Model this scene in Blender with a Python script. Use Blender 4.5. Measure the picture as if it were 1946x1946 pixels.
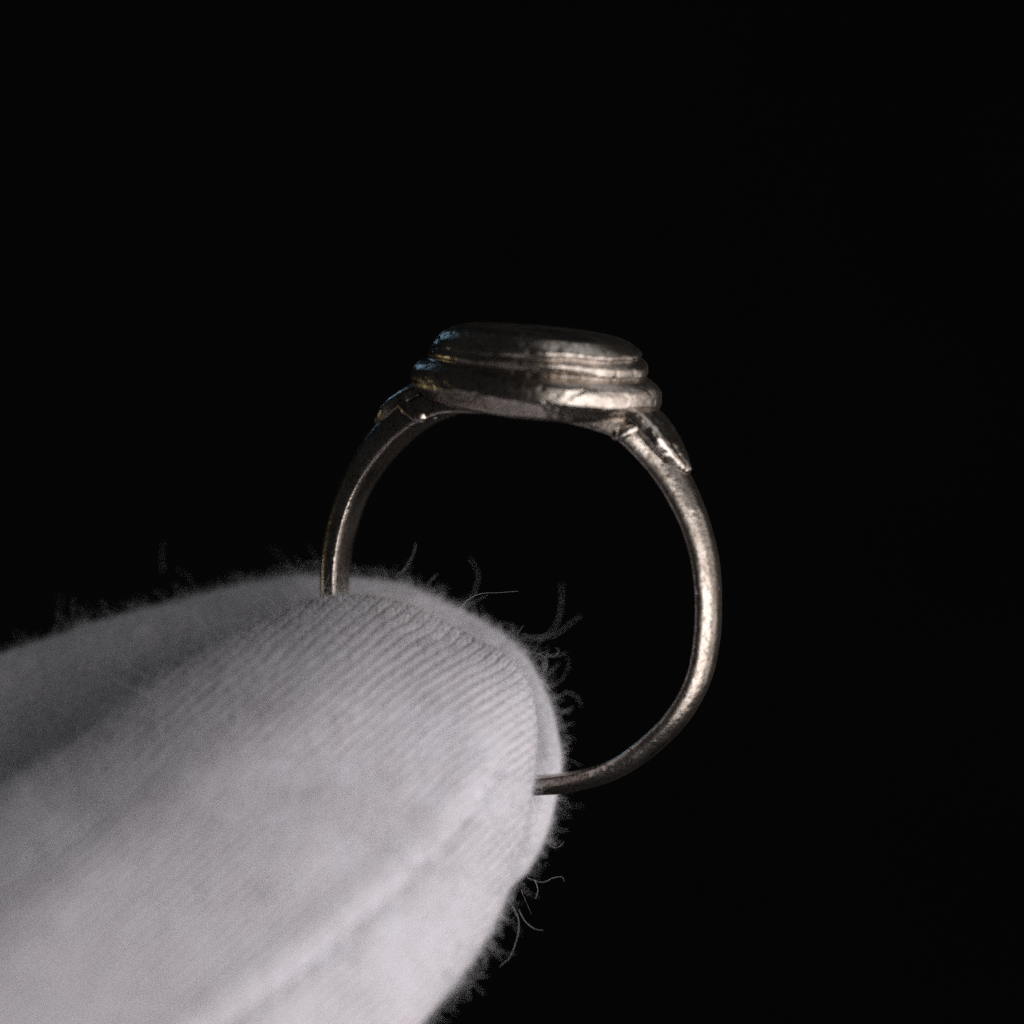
import bpy, math, random
import numpy as np
from mathutils import Matrix, Vector

random.seed(7)
rng = np.random.default_rng(7)
MM = 0.001                      # the builders below work in millimetres

scene = bpy.context.scene
for o in list(bpy.data.objects):
    bpy.data.objects.remove(o)
C = scene.collection

# ------------------------------------------------------------------ camera
PX = 1946.0                     # photograph's side in pixels
WIDE = 54.0                     # width of the frame at the ring, mm
DIST = 300.0                    # camera to ring, mm
cam_data = bpy.data.cameras.new('camera')
cam = bpy.data.objects.new('camera', cam_data)
C.objects.link(cam)
cam.location = (0, -DIST * MM, 0)
cam.rotation_euler = (math.radians(90), 0, 0)
cam_data.sensor_width = 36
cam_data.lens = 36 * DIST / WIDE
cam_data.clip_start = 0.01
cam_data.clip_end = 20
cam_data.dof.use_dof = True
cam_data.dof.focus_distance = (DIST - 0.9) * MM
APERTURE = 13.0                 # mm, diameter of the lens opening
cam_data.dof.aperture_fstop = cam_data.lens / APERTURE
cam_data.dof.aperture_blades = 9
scene.camera = cam

# ------------------------------------------------------------------ world, lamps, exposure
world = bpy.data.worlds.new('World')
scene.world = world
world.use_nodes = True
bg = world.node_tree.nodes['Background']
bg.inputs['Color'].default_value = (0.9, 0.95, 1.0, 1)
bg.inputs['Strength'].default_value = 0.015

def area_lamp(name, loc, target, sx, sy, power, color):
    d = bpy.data.lights.new(name, 'AREA')
    d.shape = 'RECTANGLE'
    d.size = sx * MM
    d.size_y = sy * MM
    d.energy = power
    d.color = color
    o = bpy.data.objects.new(name, d)
    C.objects.link(o)
    o.location = Vector(loc) * MM
    o.rotation_euler = (Vector(target) - Vector(loc)).to_track_quat('-Z', 'Y').to_euler()
    return o

area_lamp('window_light', (280, -215, -85), (0, 0, -8), 500, 410, 1.72, (1.0, 0.965, 0.965))
area_lamp('window_core', (360, 110, -20), (0, 0, -8), 260, 300, 0.20, (1.0, 0.93, 0.89))
area_lamp('window_edge_fill', (95, -370, -40), (0, 0, -8), 190, 360, 0.075, (1.0, 0.95, 0.92))  # dim fill added next to the window to soften its edge on the bezel
area_lamp('top_fill', (210, -10, 290), (0, 0, -10), 330, 330, 0.20, (0.97, 0.98, 1.0))  # unseen fill lamp added overhead to lift the upper bezel and the glove
area_lamp('blue_sky_light', (-150, 330, 170), (0, 0, -5), 34, 90, 0.017, (0.38, 0.70, 1.0))
area_lamp('lamp_glow', (-260, 150, -50), (0, 0, 5), 30, 90, 0.022, (1.0, 0.85, 0.45))

scene.view_settings.view_transform = 'Standard'
scene.view_settings.look = 'None'
scene.view_settings.gamma = 1
scene.view_settings.exposure = 0
scene.render.film_transparent = False
scene.cycles.use_denoising = False
scene.cycles.max_bounces = 6
scene.cycles.sample_clamp_indirect = 4

# ------------------------------------------------------------------ helpers
def at(px, py, y):
    """the point (mm) at depth y that the photograph shows at pixel px, py"""
    k = WIDE / PX * (DIST + y) / DIST
    return np.array([(px - PX / 2) * k, y, (PX / 2 - py) * k])

def _hash(ix, iy, iz, seed):
    h = (ix.astype(np.int64) * 374761393 + iy.astype(np.int64) * 668265263 + iz.astype(np.int64) * 2147483647 + seed * 974634777) & 0xffffffff
    h = ((h ^ (h >> 13)) * 1274126177) & 0xffffffff
    h = h ^ (h >> 16)
    return (h & 0xffff) / 65535.0

def noise(p, scale, seed=0, octaves=1):
    """value noise in -1..1 of points p (n,3)"""
    total = np.zeros(len(p))
    amp, norm = 1.0, 0.0
    for k in range(octaves):
        q = p * scale * (2 ** k) + 100.0 + 17.3 * seed
        i = np.floor(q)
        f = q - i
        f = f * f * (3 - 2 * f)
        v = 0
        for dx in (0, 1):
            for dy in (0, 1):
                for dz in (0, 1):
                    w = (f[:, 0] if dx else 1 - f[:, 0]) * (f[:, 1] if dy else 1 - f[:, 1]) * (f[:, 2] if dz else 1 - f[:, 2])
                    v = v + w * _hash(i[:, 0] + dx, i[:, 1] + dy, i[:, 2] + dz, seed + k)
        total += amp * (v * 2 - 1)
        norm += amp
        amp *= 0.5
    return total / norm

def spline(ts, vs, t):
    """Catmull-Rom through (ts, vs) at t; vs (n,) or (n,k)"""
    ts = np.asarray(ts, float)
    vs = np.asarray(vs, float)
    t = np.clip(t, ts[0], ts[-1])
    i = np.clip(np.searchsorted(ts, t, side='right') - 1, 0, len(ts) - 2)
    m = np.gradient(vs, ts, axis=0)
    h = ts[i + 1] - ts[i]
    s = (t - ts[i]) / h
    if vs.ndim > 1:
        s = s[:, None]
        h = h[:, None]
    return ((2 * s**3 - 3 * s**2 + 1) * vs[i] + (s**3 - 2 * s**2 + s) * h * m[i]
            + (-2 * s**3 + 3 * s**2) * vs[i + 1] + (s**3 - s**2) * h * m[i + 1])

def grid_normals(P, wrap_v, flip):
    du = np.gradient(P, axis=0)
    if wrap_v:
        dv = (np.roll(P, -1, axis=1) - np.roll(P, 1, axis=1)) / 2
    else:
        dv = np.gradient(P, axis=1)
    n = np.cross(du, dv)
    n /= np.maximum(np.linalg.norm(n, axis=2, keepdims=True), 1e-12)
    return -n if flip else n

def grid_mesh(name, P, wrap_u, wrap_v, flip, material, parent, attr=None, offset=(0, 0, 0), caps=False):
    """ONE mesh from a grid P (nu, nv, 3) in mm"""
    nu, nv = P.shape[:2]
    co = P.reshape(-1, 3) * MM
    iu = np.arange(nu if wrap_u else nu - 1)
    iv = np.arange(nv if wrap_v else nv - 1)
    a, b = np.meshgrid(iu, iv, indexing='ij')
    a1, b1 = (a + 1) % nu, (b + 1) % nv
    q = np.stack([a * nv + b, a1 * nv + b, a1 * nv + b1, a * nv + b1], -1).reshape(-1, 4)
    if flip:
        q = q[:, ::-1]
    me = bpy.data.meshes.new(name)
    me.vertices.add(len(co))
    me.vertices.foreach_set('co', co.astype(np.float32).ravel())
    me.loops.add(q.size)
    me.loops.foreach_set('vertex_index', q.astype(np.int32).ravel())
    me.polygons.add(len(q))
    me.polygons.foreach_set('loop_start', np.arange(0, q.size, 4, dtype=np.int32))
    me.polygons.foreach_set('use_smooth', np.ones(len(q), dtype=bool))
    me.update(calc_edges=True)
    if attr is not None:
        for an, av in attr.items():
            at_ = me.attributes.new(an, 'FLOAT', 'POINT')
            at_.data.foreach_set('value', av.astype(np.float32).ravel())
    me.materials.append(material)
    o = bpy.data.objects.new(name, me)
    C.objects.link(o)
    if parent:
        o.parent = parent
    return o

def thing(name, label, category, loc=(0, 0, 0)):
    o = bpy.data.objects.new(name, None)
    C.objects.link(o)
    o.location = loc
    o.empty_display_size = 0.005
    o['label'] = label
    o['category'] = category
    return o

def node(nt, kind, **kw):
    n = nt.nodes.new(kind)
    for k, v in kw.items():
        if k in n.inputs:
            n.inputs[k].default_value = v
        else:
            setattr(n, k, v)
    return n

# ------------------------------------------------------------------ materials
def silver_material():
    m = bpy.data.materials.new('old_silver')
    m.use_nodes = True
    nt = m.node_tree
    L = nt.links.new
    b = nt.nodes['Principled BSDF']
    b.inputs['Metallic'].default_value = 1.0
    tc = node(nt, 'ShaderNodeTexCoord')
    # tarnish: large uneven patches broken up by fine speckle
    n1 = node(nt, 'ShaderNodeTexNoise', Scale=420.0, Detail=6.0, Roughness=0.62)
    n2 = node(nt, 'ShaderNodeTexNoise', Scale=5200.0, Detail=4.0, Roughness=0.75)
    L(tc.outputs['Object'], n1.inputs['Vector'])
    L(tc.outputs['Object'], n2.inputs['Vector'])
    r1 = node(nt, 'ShaderNodeValToRGB')
    r1.color_ramp.elements[0].position = 0.40
    r1.color_ramp.elements[0].color = (0.34, 0.292, 0.252, 1)
    r1.color_ramp.elements[1].position = 0.56
    r1.color_ramp.elements[1].color = (0.56, 0.50, 0.445, 1)
    L(n1.outputs['Fac'], r1.inputs['Fac'])
    r2 = node(nt, 'ShaderNodeValToRGB')
    r2.color_ramp.elements[0].position = 0.37
    r2.color_ramp.elements[0].color = (0.26, 0.225, 0.205, 1)
    r2.color_ramp.elements[1].position = 0.50
    r2.color_ramp.elements[1].color = (1, 1, 1, 1)
    L(n2.outputs['Fac'], r2.inputs['Fac'])
    mx = node(nt, 'ShaderNodeMix', data_type='RGBA', blend_type='MULTIPLY')
    mx.inputs['Factor'].default_value = 0.85
    L(r1.outputs['Color'], mx.inputs['A'])
    L(r2.outputs['Color'], mx.inputs['B'])
    vp = node(nt, 'ShaderNodeTexVoronoi', Scale=1900.0)
    L(tc.outputs['Object'], vp.inputs['Vector'])
    wv = node(nt, 'ShaderNodeMath', operation='MULTIPLY_ADD')       # pits come in patches
    wv.inputs[1].default_value = 0.22
    wv.inputs[2].default_value = -0.045
    L(n1.outputs['Fac'], wv.inputs[0])
    lt = node(nt, 'ShaderNodeMath', operation='LESS_THAN')
    L(vp.outputs['Distance'], lt.inputs[0])
    L(wv.outputs[0], lt.inputs[1])
    mx2 = node(nt, 'ShaderNodeMix', data_type='RGBA')
    mx2.inputs['B'].default_value = (0.07, 0.055, 0.045, 1)
    L(lt.outputs[0], mx2.inputs['Factor'])
    L(mx.outputs['Result'], mx2.inputs['A'])
    L(mx2.outputs['Result'], b.inputs['Base Color'])
    rr = node(nt, 'ShaderNodeMapRange')
    rr.inputs['From Min'].default_value = 0.3
    rr.inputs['From Max'].default_value = 0.7
    rr.inputs['To Min'].default_value = 0.36
    rr.inputs['To Max'].default_value = 0.20
    L(n1.outputs['Fac'], rr.inputs['Value'])
    L(rr.outputs['Result'], b.inputs['Roughness'])
    # fine relief: pits, hammering, hairline scratches
    n3 = node(nt, 'ShaderNodeTexNoise', Scale=1500.0, Detail=5.0, Roughness=0.65)
    L(tc.outputs['Object'], n3.inputs['Vector'])
    vo = node(nt, 'ShaderNodeTexVoronoi', Scale=1100.0)
    vo.inputs['Randomness'].default_value = 1.0
    L(tc.outputs['Object'], vo.inputs['Vector'])
    pit = node(nt, 'ShaderNodeMapRange')
    pit.inputs['From Min'].default_value = 0.04
    pit.inputs['From Max'].default_value = 0.13
    L(vo.outputs['Distance'], pit.inputs['Value'])
    mp = node(nt, 'ShaderNodeMapping')
    mp.inputs['Scale'].default_value = (1, 1, 9)
    mp.inputs['Rotation'].default_value = (0.3, 0.7, 0.4)
    L(tc.outputs['Object'], mp.inputs['Vector'])
    n4 = node(nt, 'ShaderNodeTexNoise', Scale=1400.0, Detail=3.0)
    L(mp.outputs['Vector'], n4.inputs['Vector'])
    a1 = node(nt, 'ShaderNodeMath', operation='MULTIPLY')
    a1.inputs[1].default_value = 0.5
    L(n4.outputs['Fac'], a1.inputs[0])
    a2 = node(nt, 'ShaderNodeMath', operation='ADD')
    L(n3.outputs['Fac'], a2.inputs[0])
    L(a1.outputs[0], a2.inputs[1])
    a3 = node(nt, 'ShaderNodeMath', operation='MULTIPLY_ADD')
    a3.inputs[1].default_value = 0.6
    L(pit.outputs['Result'], a3.inputs[0])
    L(a2.outputs[0], a3.inputs[2])
    bp = node(nt, 'ShaderNodeBump')
    bp.inputs['Strength'].default_value = 0.38
    bp.inputs['Distance'].default_value = 0.06 * MM
    L(a3.outputs[0], bp.inputs['Height'])
    L(bp.outputs['Normal'], b.inputs['Normal'])
    return m

def cotton_material():
    m = bpy.data.materials.new('white_knit_cotton')
    m.use_nodes = True
    nt = m.node_tree
    L = nt.links.new
    b = nt.nodes['Principled BSDF']
    b.inputs['Roughness'].default_value = 1.0
    b.inputs['Specular IOR Level'].default_value = 0.1
    b.inputs['Sheen Weight'].default_value = 0.15
    b.inputs['Sheen Roughness'].default_value = 0.6
    at_ = node(nt, 'ShaderNodeAttribute', attribute_name='stitch_gap')
    mx = node(nt, 'ShaderNodeMix', data_type='RGBA')
    mx.inputs['A'].default_value = (0.69, 0.670, 0.715, 1)
    mx.inputs['B'].default_value = (0.30, 0.195, 0.205, 1)      # skin seen through the gaps of the knit
    L(at_.outputs['Fac'], mx.inputs['Factor'])
    L(mx.outputs['Result'], b.inputs['Base Color'])
    tc = node(nt, 'ShaderNodeTexCoord')
    n = node(nt, 'ShaderNodeTexNoise', Scale=5200.0, Detail=4.0, Roughness=0.7)
    L(tc.outputs['Object'], n.inputs['Vector'])
    bp = node(nt, 'ShaderNodeBump')
    bp.inputs['Strength'].default_value = 0.6
    bp.inputs['Distance'].default_value = 0.08 * MM
    L(n.outputs['Fac'], bp.inputs['Height'])
    L(bp.outputs['Normal'], b.inputs['Normal'])
    return m

def fibre_material():
    m = bpy.data.materials.new('cotton_fibre')
    m.use_nodes = True
    nt = m.node_tree
    nt.nodes.clear()
    out = node(nt, 'ShaderNodeOutputMaterial')
    d = node(nt, 'ShaderNodeBsdfDiffuse')
    d.inputs['Color'].default_value = (0.72, 0.71, 0.72, 1)
    t = node(nt, 'ShaderNodeBsdfTranslucent')
    t.inputs['Color'].default_value = (0.72, 0.71, 0.72, 1)
    mx = node(nt, 'ShaderNodeMixShader')
    mx.inputs[0].default_value = 0.4
    nt.links.new(d.outputs[0], mx.inputs[1])
    nt.links.new(t.outputs[0], mx.inputs[2])
    nt.links.new(mx.outputs[0], out.inputs['Surface'])
    return m

def backdrop_material():
    m = bpy.data.materials.new('black_velvet')
    m.use_nodes = True
    nt = m.node_tree
    b = nt.nodes['Principled BSDF']
    b.inputs['Roughness'].default_value = 1.0
    b.inputs['Specular IOR Level'].default_value = 0.0
    tc = node(nt, 'ShaderNodeTexCoord')
    n = node(nt, 'ShaderNodeTexNoise', Scale=60.0, Detail=5.0)
    nt.links.new(tc.outputs['Object'], n.inputs['Vector'])
    r = node(nt, 'ShaderNodeValToRGB')
    r.color_ramp.elements[0].color = (0.007, 0.007, 0.007, 1)
    r.color_ramp.elements[1].color = (0.018, 0.018, 0.018, 1)
    nt.links.new(n.outputs['Fac'], r.inputs['Fac'])
    nt.links.new(r.outputs['Color'], b.inputs['Base Color'])
    return m

SILVER = silver_material()
COTTON = cotton_material()
FIBRE = fibre_material()
VELVET = backdrop_material()

# ------------------------------------------------------------------ backdrop
gx, gz = np.meshgrid(np.linspace(-900, 900, 60), np.linspace(-700, 700, 50), indexing='ij')
wave = 14 * np.sin(gx * 0.011 + 0.6 * np.sin(gz * 0.006)) + 5 * np.sin(gx * 0.031 + 1.0)
backdrop = grid_mesh('backdrop', np.stack([gx, 900 + wave, gz], -1), False, False, False, VELVET, None)
backdrop['kind'] = 'structure'
backdrop['label'] = 'plain black cloth backdrop far behind the ring'

# ------------------------------------------------------------------ ring
YAW, PITCH = math.radians(15), math.radians(3.5)
ring_centre = at(988, 1126, 0.0)
ring = thing('silver_ring', 'worn antique silver ring with stepped oval bezel, pinched upright by gloved fingers', 'ring')
ring.location = Vector(ring_centre) * MM
ring.rotation_euler = (Matrix.Rotation(-YAW, 3, 'Z') @ Matrix.Rotation(PITCH, 3, 'X')).to_euler()
U = PX / WIDE                                   # pixels per mm

# inner radius of the hoop by angle (degrees, from the right, counter-clockwise)
hr = [(-90, 351), (-82, 351.6), (-74, 354.8), (-62, 361), (-48, 363), (-36.6, 366), (-24.8, 364), (-13.5, 356), (-2, 350), (9.7, 349),
      (21.6, 349), (32.6, 350), (45.8, 355), (54.3, 360), (63, 352), (72.6, 343), (89, 340), (100, 349), (109.5, 362), (117.4, 366), (136, 362.6),
      (148.5, 359), (162.5, 353), (175.4, 350), (190, 350), (215, 352), (245, 352), (270, 351)]
ht = [(-90, .95), (-60, .97), (-30, 1.0), (0, 1.03), (20, 1.12), (35, 1.32), (48, 1.6), (60, 1.7), (90, 1.6), (120, 1.7), (132, 1.5), (145, 1.25), (165, 1.12), (190, 1.05), (230, 1.0), (270, .95)]
hw = [(-90, 1.25), (-45, 1.38), (0, 1.5), (25, 1.6), (40, 1.85), (52, 2.3), (60, 2.7), (90, 3.4), (120, 2.7), (128, 2.3), (140, 1.85), (155, 1.6), (180, 1.5), (225, 1.38), (270, 1.25)]

def inner_r(deg): return spline([a for a, _ in hr], [r for _, r in hr], deg) / U
def hoop_t(deg): return spline([a for a, _ in ht], [r for _, r in ht], deg)
def hoop_w(deg): return spline([a for a, _ in hw], [r for _, r in hw], deg)

def polar(deg, r, y):
    a = np.radians(deg)
    return np.stack([r * np.cos(a), y, r * np.sin(a)], -1)

NU, NV = 900, 96
deg = np.linspace(-90, 270, NU, endpoint=False)[:, None] * np.ones((1, NV))
ph = np.linspace(0, 2 * math.pi, NV, endpoint=False)[None, :] * np.ones((NU, 1))
ir, tt, ww = inner_r(deg.ravel()).reshape(NU, NV), hoop_t(deg.ravel()).reshape(NU, NV), hoop_w(deg.ravel()).reshape(NU, NV)
cs, sn = np.cos(ph), np.sin(ph)
# D-shaped section: round outside, slightly bellied inside with softened edges
yy = ww * np.sign(cs) * np.where(sn >= 0, np.abs(cs) ** 0.80, np.abs(cs) ** 0.45)
out = np.where(sn >= 0, (tt - 0.2) * np.abs(sn) ** 1.0, -0.30 * np.abs(sn) ** 0.55) + 0.30
P = polar(deg, ir + out, yy)
N = grid_normals(P, True, True)
# the ends of the angle grid join, so wrap the derivative there too
Pw = np.concatenate([P[-2:], P, P[:2]], 0)
N = grid_normals(Pw, True, True)[2:-2]
cen = polar(deg, ir + 0.5 * tt, yy * 0)
if np.sum(N * (P - cen)) < 0:
    N = -N
f = P.reshape(-1, 3)
d = 0.020 * noise(f, 0.7, 1, 2) + 0.009 * noise(f, 3.0, 2, 3) - 0.05 * np.clip(noise(f, 1.7, 5, 2) - 0.45, 0, 1)
d -= 0.06 * np.clip(noise(f, 2.6, 9) - 0.72, 0, 1) + 0.035 * np.clip(noise(f, 5.0, 12, 2) - 0.28, 0, 1)
P = P + N * d.reshape(NU, NV, 1)
flipped = False
hoop = grid_mesh('hoop', P, True, True, True, SILVER, ring)

# --- bezel: an oval head of stacked tiers on its own axis
ROLL = math.radians(6.4)
def in_ring(px, py):
    return (px - 974) / math.cos(YAW) / U, (1126 - py) / U
bx, bz = in_ring(1010, 742)
prof = [(0, -44), (120, -45), (182, -43), (212, -33), (228, -20), (236, -13), (240, -5), (240.5, 6), (239.5, 16), (236.5, 25), (229, 33), (220, 39), (213.5, 43), (213, 47),
        (210, 57), (204, 68), (199, 78), (191, 89), (179, 99), (165, 107), (149, 112), (134, 114.5), (116, 116), (90, 117), (50, 118), (0, 118.5)]
pt = np.cumsum([0] + [math.hypot(prof[i + 1][0] - prof[i][0], prof[i + 1][1] - prof[i][1]) for i in range(len(prof) - 1)])
NP, NA = 230, 520
tt_ = np.linspace(0, pt[-1], NP)
# denser on the wall of the bezel than on its hidden base and flat top
w0 = np.interp(tt_, pt, np.arange(len(pt)))
pr = spline(pt, [p[0] for p in prof], tt_)
pz = spline(pt, [p[1] for p in prof], tt_)
fa = np.linspace(0, 2 * math.pi, NA, endpoint=False)
R_ = pr[:, None] * np.ones((1, NA))
H_ = pz[:, None] * np.ones((1, NA))
A_ = fa[None, :] * np.ones((NP, 1))                 # 0 = right end, -90 = front
ca, sa = np.cos(A_), np.sin(A_)
# second groove, cut only round the front right half of the upper tier
side = np.clip((np.cos(A_ - math.radians(-28)) - 0.25) / 0.5, 0, 1)
wander = 3.5 * np.sin(2 * A_ + 0.9) + 2.0 * np.sin(5 * A_ + 0.4) + 1.0 * np.sin(11 * A_)
worn = np.clip(0.72 + 0.5 * np.cos(A_ - math.radians(-20)) * np.sign(np.cos(A_)) + 0.2 * np.sin(4 * A_), 0.15, 1.25)   # grooves rubbed shallow in places
R_ = R_ + side * (-6.8 * np.exp(-((H_ - 75 - wander) / 4.2) ** 2) + 2.5 * np.exp(-((H_ - 62 - wander) / 8) ** 2) + 3.0 * np.exp(-((H_ - 89 - wander) / 8) ** 2)) * (R_ > 150)
R_ = R_ + (H_ > 20) * worn * (-4.2 * np.exp(-((H_ - 43 - 0.8 * wander) / 4.2) ** 2)) * (R_ > 150)
X = R_ * ca / U / math.cos(YAW) * 0.966
steep = 0.88 + 0.25 * np.clip((H_ - 36) / 70, 0, 1) ** 0.9             # the walls stand steeper along the front than at the ends
Y = R_ * sa / U * steep
Z = H_ / U
P = np.stack([X, Y, Z], -1)
N = grid_normals(P, True, False)
if np.sum(N * P) < 0:
    N = -N
f = P.reshape(-1, 3)
d = 0.045 * noise(f, 0.45, 21, 2) + 0.012 * noise(f, 2.2, 22, 3) - 0.10 * np.clip(noise(f * np.array([1, 1, 2.2]), 1.5, 25, 2) - 0.30, 0, 1)
d += 0.03 * noise(f * np.array([0.5, 0.5, 4.0]), 1.1, 27, 2)
d -= 0.06 * np.clip(noise(f * np.array([1.0, 1.0, 1.6]), 3.6, 29, 2) - 0.22, 0, 1)
d -= 0.05 * np.clip(noise(f * np.array([3.5, 3.5, 0.6]) + f[:, 2:3] * 0.8, 1.2, 30) - 0.62, 0, 1)          # short nicks across the tiers
P = P + N * d.reshape(NP, NA, 1)
cr, sr = math.cos(-ROLL), math.sin(-ROLL)
P = np.stack([bx + P[..., 0] * cr - P[..., 2] * sr, P[..., 1], bz + P[..., 0] * sr + P[..., 2] * cr], -1)
bezel = grid_mesh('bezel', P, False, True, False, SILVER, ring)

# --- shoulders: a leaf laid on the outside of the hoop at each end of the bezel
def shoulder(d_tip, d_top, seed):
    nu, nv = 170, 80
    s = np.linspace(0, 1, nu)[:, None] * np.ones((1, nv))
    v = np.linspace(0, 2 * math.pi, nv, endpoint=False)[None, :] * np.ones((nu, 1))
    a = d_tip + (d_top - d_tip) * s
    base = (inner_r(a.ravel()) + hoop_t(a.ravel())).reshape(nu, nv)
    rise = 0.45 * np.clip(s / 0.05, 0, 1) ** 0.5 + 0.08 * np.sin(math.pi * np.clip(s, 0, 1) ** 0.8) + 0.12 * s
    half = 0.15 + (1.85 * np.sin(np.clip(s / 0.55, 0, 1) * math.pi / 2) ** 0.8) + 0.25 * s
    cs, sn = np.cos(v), np.sin(v)
    y = half * np.sign(cs) * np.abs(cs) ** 0.5
    o = np.where(sn > 0, rise * np.abs(sn) ** 0.38, -0.55 * np.abs(sn))
    o = o - 0.10 * (y / half) ** 2
    o += 0.10 * np.exp(-(y / 0.22) ** 2) * (sn > 0) * np.clip(s * 6, 0, 1)       # midrib
    o -= 0.06 * (np.exp(-((y - 0.55 * half) / 0.16) ** 2) + np.exp(-((y + 0.55 * half) / 0.16) ** 2)) * (sn > 0) * np.clip(s * 4, 0, 1)   # creases either side
    P = polar(a, base - 0.10 + o, y)
    N = grid_normals(P, True, False)
    cen = P.mean(axis=1, keepdims=True)
    if np.sum(N * (P - cen)) < 0:
        N = -N
    f = P.reshape(-1, 3)
    dd = 0.06 * noise(f, 1.3, seed, 2) + 0.025 * noise(f, 4.5, seed + 1, 2)
    P = P + N * dd.reshape(nu, nv, 1)
    return P

lf = grid_mesh('shoulder_leaf', shoulder(33.5, 57, 31), False, True, False, SILVER, ring)
lf2 = grid_mesh('shoulder_leaf', shoulder(131.5, 114, 35), False, True, True, SILVER, ring)

# --- collar beads where the hoop runs into the bezel
def collar(d_in, d_out, rad, seed):
    nu, nv = 160, 20
    s = np.linspace(0, 2 * math.pi, nu, endpoint=False)
    cs, sn = np.cos(s), np.sin(s)
    a = d_in + (d_out - d_in) * np.clip(sn * 0.5 + 0.5, 0, 1)
    ir, t, w = inner_r(a), hoop_t(a), hoop_w(a)
    y = (w - 0.12) * np.sign(cs) * np.abs(cs) ** 0.8
    o = np.where(sn >= 0, (t - 0.22) * np.abs(sn), -0.02 * np.abs(sn)) + 0.34
    path = polar(a, ir + o, y)
    tan = np.roll(path, -1, 0) - np.roll(path, 1, 0)
    tan /= np.linalg.norm(tan, axis=1, keepdims=True)
    along = polar(a + 90, np.ones(nu), np.zeros(nu))
    nrm = np.cross(tan, along)
    nrm /= np.linalg.norm(nrm, axis=1, keepdims=True)
    b2 = np.cross(tan, nrm)
    th = np.linspace(0, 2 * math.pi, nv, endpoint=False)
    rr = rad * (1 + 0.25 * noise(path, 2.2, seed, 2))
    return path[:, None] + rr[:, None, None] * (np.cos(th)[None, :, None] * nrm[:, None] + np.sin(th)[None, :, None] * b2[:, None])

grid_mesh('collar', collar(57.5, 50.5, 0.33, 41), True, True, False, SILVER, ring)
grid_mesh('collar', collar(112.0, 121.0, 0.33, 43), True, True, False, SILVER, ring)

# ------------------------------------------------------------------ gloved hand
hand = thing('gloved_hand', 'hand in a fuzzy white knitted cotton glove pinching the ring between thumb and finger', 'gloved hand')
hand_loc = at(150, 1900, 0)
hand.location = Vector(hand_loc) * MM

def digit(stations, ts_sub, nv, angle0, gauge, bend, seed, front_pow=0.9):
    """stations: (left px, left py, right px, right py, edge depth, front bulge, back bulge) root to tip.
    returns smooth grid, normals, and the knit relief"""
    S = np.array(stations, float)
    Lp = np.array([at(r[0], r[1], r[4]) for r in S])
    Rp = np.array([at(r[2], r[3], r[4] + r[7]) for r in S])
    mid = (Lp + Rp) / 2
    ts = np.concatenate([[0], np.cumsum(np.linalg.norm(np.diff(mid, axis=0), axis=1) + 0.5 * np.abs(np.diff(np.linalg.norm(Lp - Rp, axis=1))))])
    t = ts_sub(ts)
    Ls, Rs = spline(ts, Lp, t), spline(ts, Rp, t)
    fb, bb = spline(ts, S[:, 5], t), spline(ts, S[:, 6], t)
    v = nv
    c, s = np.cos(v), np.sin(v)
    m, h = (Ls + Rs) / 2, (Rs - Ls) / 2
    # across direction times cos, depth bulge times sin (front is towards the camera, -y)
    P = m[:, None] + h[:, None] * (np.sign(c) * np.abs(c) ** 0.92)[None, :, None]
    depth = np.where(s[None] > 0, -fb[:, None] * np.abs(s[None]) ** np.where(c < 0, 0.85 + 0.65 * np.clip(-c * 1.6, 0, 1), 0.85)[None], bb[:, None] * np.abs(s[None]) ** 0.75)
    P = P + np.stack([depth * 0, depth, depth * 0], -1)
    return P

def stitch_relief(P, ax, gauge, course, bend, l0, seed):
    """relief of plain knitting (wales along ax) and how open the gap is, from positions on the digit"""
    f = P.reshape(-1, 3)
    ax = np.array(ax, float); ax /= np.linalg.norm(ax)
    up = np.array([0, 0, 1.0]); ac = up - ax * np.dot(up, ax); ac /= np.linalg.norm(ac)
    nd = np.cross(ax, ac)
    l = f @ ax
    q = f @ ac
    dpt = f @ nd
    wob = 0.16 * noise(f, 0.16, seed, 2) + 0.08 * noise(f, 0.7, seed + 2, 2) + 0.05 * noise(f, 2.0, seed + 1, 2)
    k = q + bend * np.clip(l - l0, 0, None) ** 2 + wob
    return l, k, dpt

def fabric(P, N, k, l, gauge, course, seed, depth=0.11):
    f = P.reshape(-1, 3)
    x = k / gauge
    xi = np.floor(x)
    xf = x - xi
    ph = l / course + 0.35 * np.sin(xi * 12.9898) + 0.12 * noise(f, 1.5, seed + 4)
    v = np.abs(2 * xf - 1)                           # 0 mid wale, 1 in the gap
    leg = 0.5 + 0.5 * np.cos(2 * np.pi * (ph + 0.55 * v))
    ridge = np.sqrt(np.clip(1 - v ** 2.2, 0, 1))
    cleft = np.exp(-(v / 0.16) ** 2)
    depth = depth * np.clip(0.85 + 0.6 * noise(f, 0.22, seed + 9, 2), 0.35, 1.4)
    h = depth * (ridge * (0.72 + 0.28 * leg) - 0.16 * cleft) 
    gap = np.clip((v - 0.62) / 0.3, 0, 1) * (0.45 + 0.55 * (1 - leg))
    gap *= 0.2 if seed > 50 else 1.0
    gap *= np.clip(0.70 + 1.3 * noise(f, 0.45, seed + 6, 2), 0, 1)
    lump = (0.10 + 0.05 * (seed > 50)) * noise(f, 0.16, seed + 7, 2) + (0.02 + 0.07 * (seed > 50)) * noise(f, 0.8, seed + 11, 3) + 0.035 * noise(f, 3.1, seed + 8, 2)
    return (h + lump).reshape(P.shape[:2]), gap.reshape(P.shape[:2])

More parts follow.
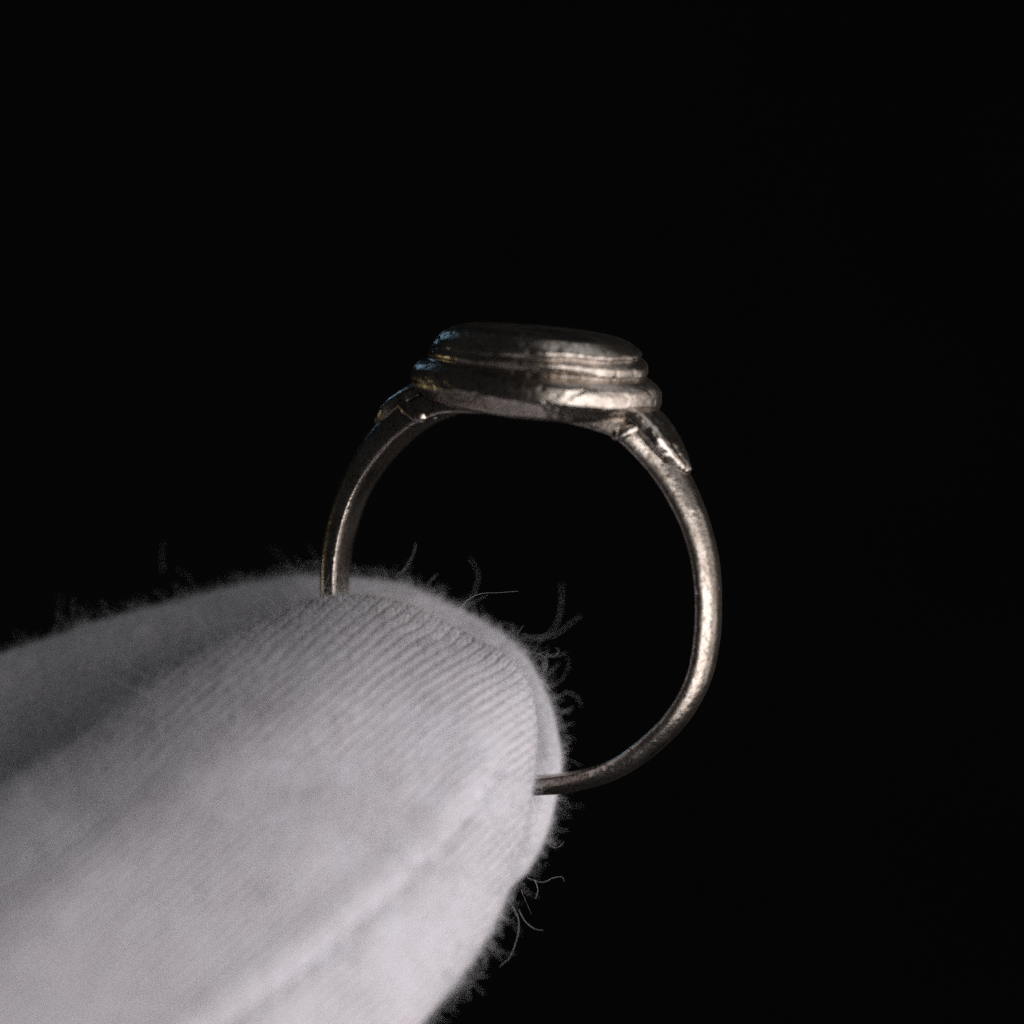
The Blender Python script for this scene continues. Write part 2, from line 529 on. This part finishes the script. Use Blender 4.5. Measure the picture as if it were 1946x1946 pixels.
def fuzz(name, P, N, count, length, seed, parent, mask=None, lift=(0.15, 1.0), radius=0.008, pts=8, clump=2.6):
    r = np.random.default_rng(seed)
    nu, nv = P.shape[:2]
    du = np.linalg.norm(np.gradient(P, axis=0), axis=2)
    dv = np.linalg.norm(np.gradient(P, axis=1), axis=2)
    w = (du * dv)
    patch = noise(P.reshape(-1, 3), 0.45, seed, 2).reshape(nu, nv)
    w = w * np.clip(0.55 + 1.1 * patch, 0.05, None) * np.exp(clump * noise(P.reshape(-1, 3), 1.1, seed + 5, 2).reshape(nu, nv))
    if mask is not None:
        w = w * mask
    w = w.ravel() / w.sum()
    idx = r.choice(nu * nv, size=count, p=w)
    p0 = P.reshape(-1, 3)[idx]
    n0 = N.reshape(-1, 3)[idx]
    tang = 0.55 * r.normal(size=(count, 3)) + 1.3 * np.stack([noise(p0, 0.9, seed + 40 + k) for k in range(3)], 1)
    tang -= n0 * np.sum(tang * n0, 1, keepdims=True)
    tang /= np.linalg.norm(tang, axis=1, keepdims=True)
    L = length * (0.25 + r.gamma(1.15, 0.62, size=count))
    rise = r.uniform(lift[0], lift[1], size=(count, 1)) ** 1.3
    step = (L / (pts - 1))[:, None]
    dirn = n0 * rise + tang * (1.1 - 0.75 * rise)
    curlax = r.normal(size=(count, 3))
    curlax /= np.linalg.norm(curlax, axis=1, keepdims=True)
    curl = r.normal(0, 0.60, size=(count, 1))
    out = np.zeros((count, pts, 3))
    p = p0 - n0 * 0.03
    for k in range(pts):
        out[:, k] = p
        dirn = dirn / np.linalg.norm(dirn, axis=1, keepdims=True)
        p = p + dirn * step
        dirn = dirn + np.cross(curlax, dirn) * curl + r.normal(0, 0.22, size=(count, 3))
    rad = radius * (0.7 + 0.6 * r.random((count, 1))) * np.linspace(1.0, 0.45, pts)[None]
    return curves_object(name, out, rad, parent)

def curves_object(name, pts, rad, parent):
    n, k = pts.shape[:2]
    cd = bpy.data.hair_curves.new(name)
    cd.add_curves([k] * n)
    cd.attributes['position'].data.foreach_set('vector', ((pts - hand_loc) * MM).astype(np.float32).ravel())
    ra = cd.attributes.get('radius') or cd.attributes.new('radius', 'FLOAT', 'POINT')
    ra.data.foreach_set('value', (rad * MM).astype(np.float32).ravel())
    cd.materials.append(FIBRE)
    o = bpy.data.objects.new(name, cd)
    C.objects.link(o)
    o.parent = parent
    return o

def angles(n_front, n_back):
    a = np.linspace(0, math.pi, n_front, endpoint=False)
    b = np.linspace(math.pi, 2 * math.pi, n_back, endpoint=False)
    return np.concatenate([a, b])

def build_digit(name, stations, step, vv, ax, gauge, course, bend, l0, seed, relief, folds=(), seam=None):
    def sub(ts):
        n = int(ts[-1] / step)
        e = np.linspace(0, 1, n)
        return ts[-1] * e
    P = digit(stations, sub, vv, 0, gauge, bend, seed)
    big = np.concatenate([P], 0)
    N = grid_normals(P, True, False)
    cen = P.mean(axis=1, keepdims=True)
    if np.sum(N * (P - cen)) < 0:
        N = -N
    f = P.reshape(-1, 3)
    soft = 0.25 * noise(f, 0.11, seed + 20, 2)
    l, k, dpt = stitch_relief(P, ax, gauge, course, bend, l0, seed)
    for kp, wide, high in folds:
        ka = stitch_relief(np.array([[kp]]), ax, gauge, course, bend, l0, seed)[1][0]
        soft = soft + high * np.exp(-((k - ka + 0.5 * noise(f, 0.12, seed + 31, 2)) / wide) ** 2) * np.clip(0.8 + 0.6 * noise(f, 0.15, seed + 33), 0.2, 1.3)
    if seam is not None:
        A = np.array([at(px, py, -11.0) for px, py in seam])[:, [0, 2]]
        q = f[:, [0, 2]]
        best = np.full(len(q), 1e9); side_ = np.zeros(len(q)); along = np.zeros(len(q)); run = 0.0
        for a0, a1 in zip(A[:-1], A[1:]):
            e = a1 - a0; ln = np.linalg.norm(e); e = e / ln
            t0 = np.clip((q - a0) @ e, 0, ln)
            dv = q - (a0 + t0[:, None] * e)
            dd = np.linalg.norm(dv, axis=1)
            m = dd < best
            best[m] = dd[m]; side_[m] = np.sign(e[0] * dv[m, 1] - e[1] * dv[m, 0]); along[m] = run + t0[m]
            run += ln
        sd = best * side_                                   # + to the upper left of the seam
        front = np.clip(-N.reshape(-1, 3)[:, 1] * 3, 0, 1)
        dash = np.clip(0.35 + np.cos(along / 1.45 * 2 * np.pi) + 0.5 * noise(f, 0.5, 91), 0, 1.3)
        ends = np.clip(1 - (np.abs(along / run - 0.5) - 0.42) / 0.08, 0, 1)
        soft = soft + front * ends * (0.17 * np.exp(-((sd - 1.2) / 0.95) ** 2) - (0.04 + 0.13 * dash) * np.exp(-(sd / 0.34) ** 2) + 0.06 * np.exp(-((sd + 1.0) / 0.7) ** 2))
    h, gap = fabric(P, N, k, l, gauge, course, seed, relief)
    fade = np.clip(np.linspace(1, 0, P.shape[0]) / 0.004, 0, 1)[:, None]
    P2 = P + N * ((h + soft.reshape(h.shape)) * fade)[..., None]
    flip = np.sum(np.cross(P[5, 1] - P[5, 0], P[6, 0] - P[5, 0]) * N[5, 0]) > 0
    o = grid_mesh(name, P2 - hand_loc, False, True, bool(flip), COTTON, hand, {'stitch_gap': gap})
    return o, P2, N

# left edge px, right edge px, depth of the edges, bulge to the front, bulge to the back, extra depth of the right edge
thumb_st = [
            (-750, 1985, 120, 2830, -30, 10, 12, -2),
            (-450, 1780, 330, 2540, -24, 9.5, 12, -2.5),
            (-200, 1622, 510, 2320, -18.5, 9, 12, -3),
            (0, 1504, 640, 2160, -14, 8.6, 11.5, -3.5),
            (156, 1402, 735, 2030, -10.5, 8.4, 10, -4),
            (301, 1292, 820, 1918, -7.6, 8.2, 8, -4.2),
            (446, 1203, 898, 1815, -5, 8, 6, -4.2),
            (560, 1153, 957, 1706, -3.2, 7.4, 4.4, -4),
            (650, 1137, 992, 1595, -2.2, 6.6, 3.2, -3.6),
            (735, 1145, 1011, 1505, -1.9, 5.6, 2.6, -3.2),
            (810, 1168, 1018, 1430, -1.9, 4.5, 2.2, -2.6),
            (873, 1197, 1017, 1368, -1.9, 3.4, 1.8, -1.8),
            (922, 1222, 1008, 1320, -2, 2.3, 1.3, -1),
            (958, 1244, 994, 1286, -2.1, 1.3, 0.7, -0.4),
            (977, 1263, 978, 1264, -2.2, 0.03, 0.03, 0)]
finger_st = [
             (-700, 1440, -420, 2080, 10, 9, 9, 0),
             (-450, 1372, -200, 2010, 9.8, 8.5, 9, 0),
             (-200, 1305, 50, 1950, 9.6, 8.2, 9, 0),
             (0, 1245, 240, 1905, 9.5, 8, 8.8, 0),
             (181, 1186, 430, 1862, 9.4, 7.8, 8.6, 0),
             (362, 1137, 605, 1830, 9.3, 7.4, 8.4, 0),
             (520, 1106, 742, 1790, 9.1, 6.9, 8.2, 0),
             (650, 1096, 850, 1745, 8.8, 6.4, 7.6, 0),
             (760, 1106, 930, 1705, 8.5, 5.7, 6.8, 0),
             (855, 1144, 985, 1662, 8, 4.8, 6, 0),
             (928, 1184, 1020, 1612, 7.4, 4, 5.2, 0),
             (983, 1226, 1043, 1556, 6.8, 3.3, 4.2, 0),
             (1022, 1280, 1056, 1498, 6.3, 2.6, 3.2, 0),
             (1046, 1340, 1061, 1440, 6, 1.6, 2, 0),
             (1056, 1388, 1057, 1391, 5.9, 0.03, 0.03, 0)]

th_o, th_P, th_N = build_digit('thumb', thumb_st, 0.085, angles(430, 170), (0.775, 0.05, 0.63), 0.49, 0.40, 0.021, -12.0, 3, 0.108, ((at(450, 1560, -14), 2.6, -0.22), (at(330, 1500, -12), 1.6, 0.12)),
    [(330, 1985), (476, 1889), (613, 1797), (762, 1677), (858, 1589), (937, 1490), (965, 1430)])
fi_o, fi_P, fi_N = build_digit('index_finger', finger_st, 0.14, angles(240, 200), (0.90, 0.0, 0.30), 0.54, 0.42, 0.0, 0, 60, 0.045)

# palm: carries the two digits, below left of what the photograph shows
pu = np.linspace(0, 1, 90)
pv = np.linspace(0, 2 * math.pi, 120, endpoint=False)
c0, c1 = at(-330, 1950, 1.0), at(-1700, 2900, 8.0)
dirp = (c1 - c0) / np.linalg.norm(c1 - c0)
acr = np.array([-dirp[2], 0, dirp[0]])
hw_ = spline([0, .1, .3, .6, .85, 1], [2, 17, 24, 27, 22, 20], pu)
hd_ = spline([0, .1, .3, .6, .85, 1], [2, 13, 17, 17, 15, 14], pu)
P = (c0 + (c1 - c0) * pu[:, None])[:, None] + hw_[:, None, None] * np.cos(pv)[None, :, None] * acr + hd_[:, None, None] * np.sin(pv)[None, :, None] * np.array([0, 1.0, 0])
P = P + (0.5 * noise(P.reshape(-1, 3), 0.1, 77, 2)).reshape(90, 120, 1) * np.array([0.3, 1, 0.3])
grid_mesh('palm', P - hand_loc, False, True, True, COTTON, hand)

# nap of the cotton: matted short fibres over the cloth
def facing_mask(P, N, extra=0.25):
    view = np.array([0, -1.0, 0.0])
    f = N @ view
    return np.clip(f + extra + 0.4, 0.0, 1) ** 0.5 * (1.0 - 0.62 * np.clip(f, 0, 1))

def in_reach(P):
    px = P[..., 0] * DIST / (DIST + P[..., 1]) / WIDE * PX + PX / 2
    py = PX / 2 - P[..., 2] * DIST / (DIST + P[..., 1]) / WIDE * PX
    return ((px > -140) & (py < PX + 140)).astype(float)

for digit_o, dP, dN, mask, spec in (
        (th_o, th_P, th_N, facing_mask(th_P, th_N) * in_reach(th_P), (('down', 20000, 0.36, 105, (0.05, 1.0), 0.008, 6), ('nap', 15000, 0.55, 101, (0.02, 0.9), 0.008, 8), ('long_nap', 1300, 1.1, 103, (0.2, 1.0), 0.0085, 14))),
        (fi_o, fi_P, fi_N, in_reach(fi_P), (('down', 26000, 0.50, 106, (0.05, 1.0), 0.009, 6), ('nap', 9000, 0.72, 102, (0.02, 1.0), 0.009, 8), ('long_nap', 260, 1.25, 104, (0.2, 1.0), 0.009, 14)))):
    for nm, cnt, ln, sd, lift, rad, npt in spec:
        fz = fuzz(nm, dP, dN, cnt, ln, sd, digit_o, mask, lift=lift, radius=rad, pts=npt, clump=1.0 if nm == 'down' else 2.4)
        fz['kind'] = 'stuff'

# single loose fibres standing off the cloth
loose = [([(878, 1152), (893, 1137), (915, 1128), (950, 1126), (984, 1123)], -1.0, .016),
         ([(752, 1097), (772, 1078), (786, 1052), (791, 1031)], 4.5, .018),
         ([(812, 1112), (822, 1100), (832, 1091)], 4.5, .018),
         ([(780, 1112), (780, 1095)], 0.5, .010),
         ([(992, 1210), (1030, 1212), (1055, 1190), (1066, 1155), (1068, 1110)], 9.5, .018),
         ([(1000, 1213), (1050, 1208), (1082, 1186), (1105, 1168)], 9.0, .018),
         ([(982, 1207), (988, 1198), (995, 1188)], 1.0, .011),
         ([(1010, 1240), (1030, 1245), (1040, 1258), (1036, 1272), (1026, 1284)], 1.5, .014),
         ([(1012, 1250), (1034, 1240), (1052, 1248), (1062, 1236), (1056, 1232)], 2.5, .016),
         ([(1002, 1668), (1030, 1676), (1052, 1667), (1068, 1666), (1072, 1674)], -2.0, .016),
         ([(1016, 1672), (1022, 1690), (1018, 1706)], -2.0, .018),
         ([(990, 1690), (1000, 1714), (1010, 1736)], -0.8, .009),
         ([(985, 1728), (998, 1750), (1015, 1764), (1033, 1767)], -2.5, .018),
         ([(975, 1722), (985, 1746), (984, 1775), (970, 1815), (950, 1835)], -3.2, .018),
         ([(1036, 1600), (1052, 1610), (1064, 1607), (1072, 1598)], 0.5, .013),
         ([(538, 1160), (545, 1140), (540, 1118), (536, 1106)], -2.6, .012),
         ([(552, 1155), (558, 1135), (572, 1122), (578, 1110)], -2.4, .012),
         ([(400, 1203), (385, 1185), (368, 1172), (350, 1168)], -3.0, .012),
         ([(395, 1215), (390, 1190), (378, 1170), (366, 1162)], -3.0, .012),
         ([(310, 1085), (308, 1060), (312, 1030)], 11.0, .016),
         ([(470, 1148), (466, 1125), (460, 1105)], 2.0, .013),
         ([(606, 1140), (616, 1120), (627, 1091)], -2.2, .011),
         ([(650, 1128), (656, 1110), (650, 1096), (654, 1078)], -1.9, .010)]
for pts, y, rad in loose:
    A = np.array([at(px, py, y) for px, py in pts])
    A = A + rng.normal(0, 0.12, size=A.shape) * np.array([0, 1, 0])
    A = A + np.outer(np.linspace(0, 1, len(A)), [0, -0.5, 0])
    tt0 = np.linspace(0, 1, len(A))
    Q = spline(tt0, A, np.linspace(0, 1, 18))
    curves_object('loose_fibre', Q[None], 0.55 * np.linspace(rad, rad * 0.5, 18)[None], hand)
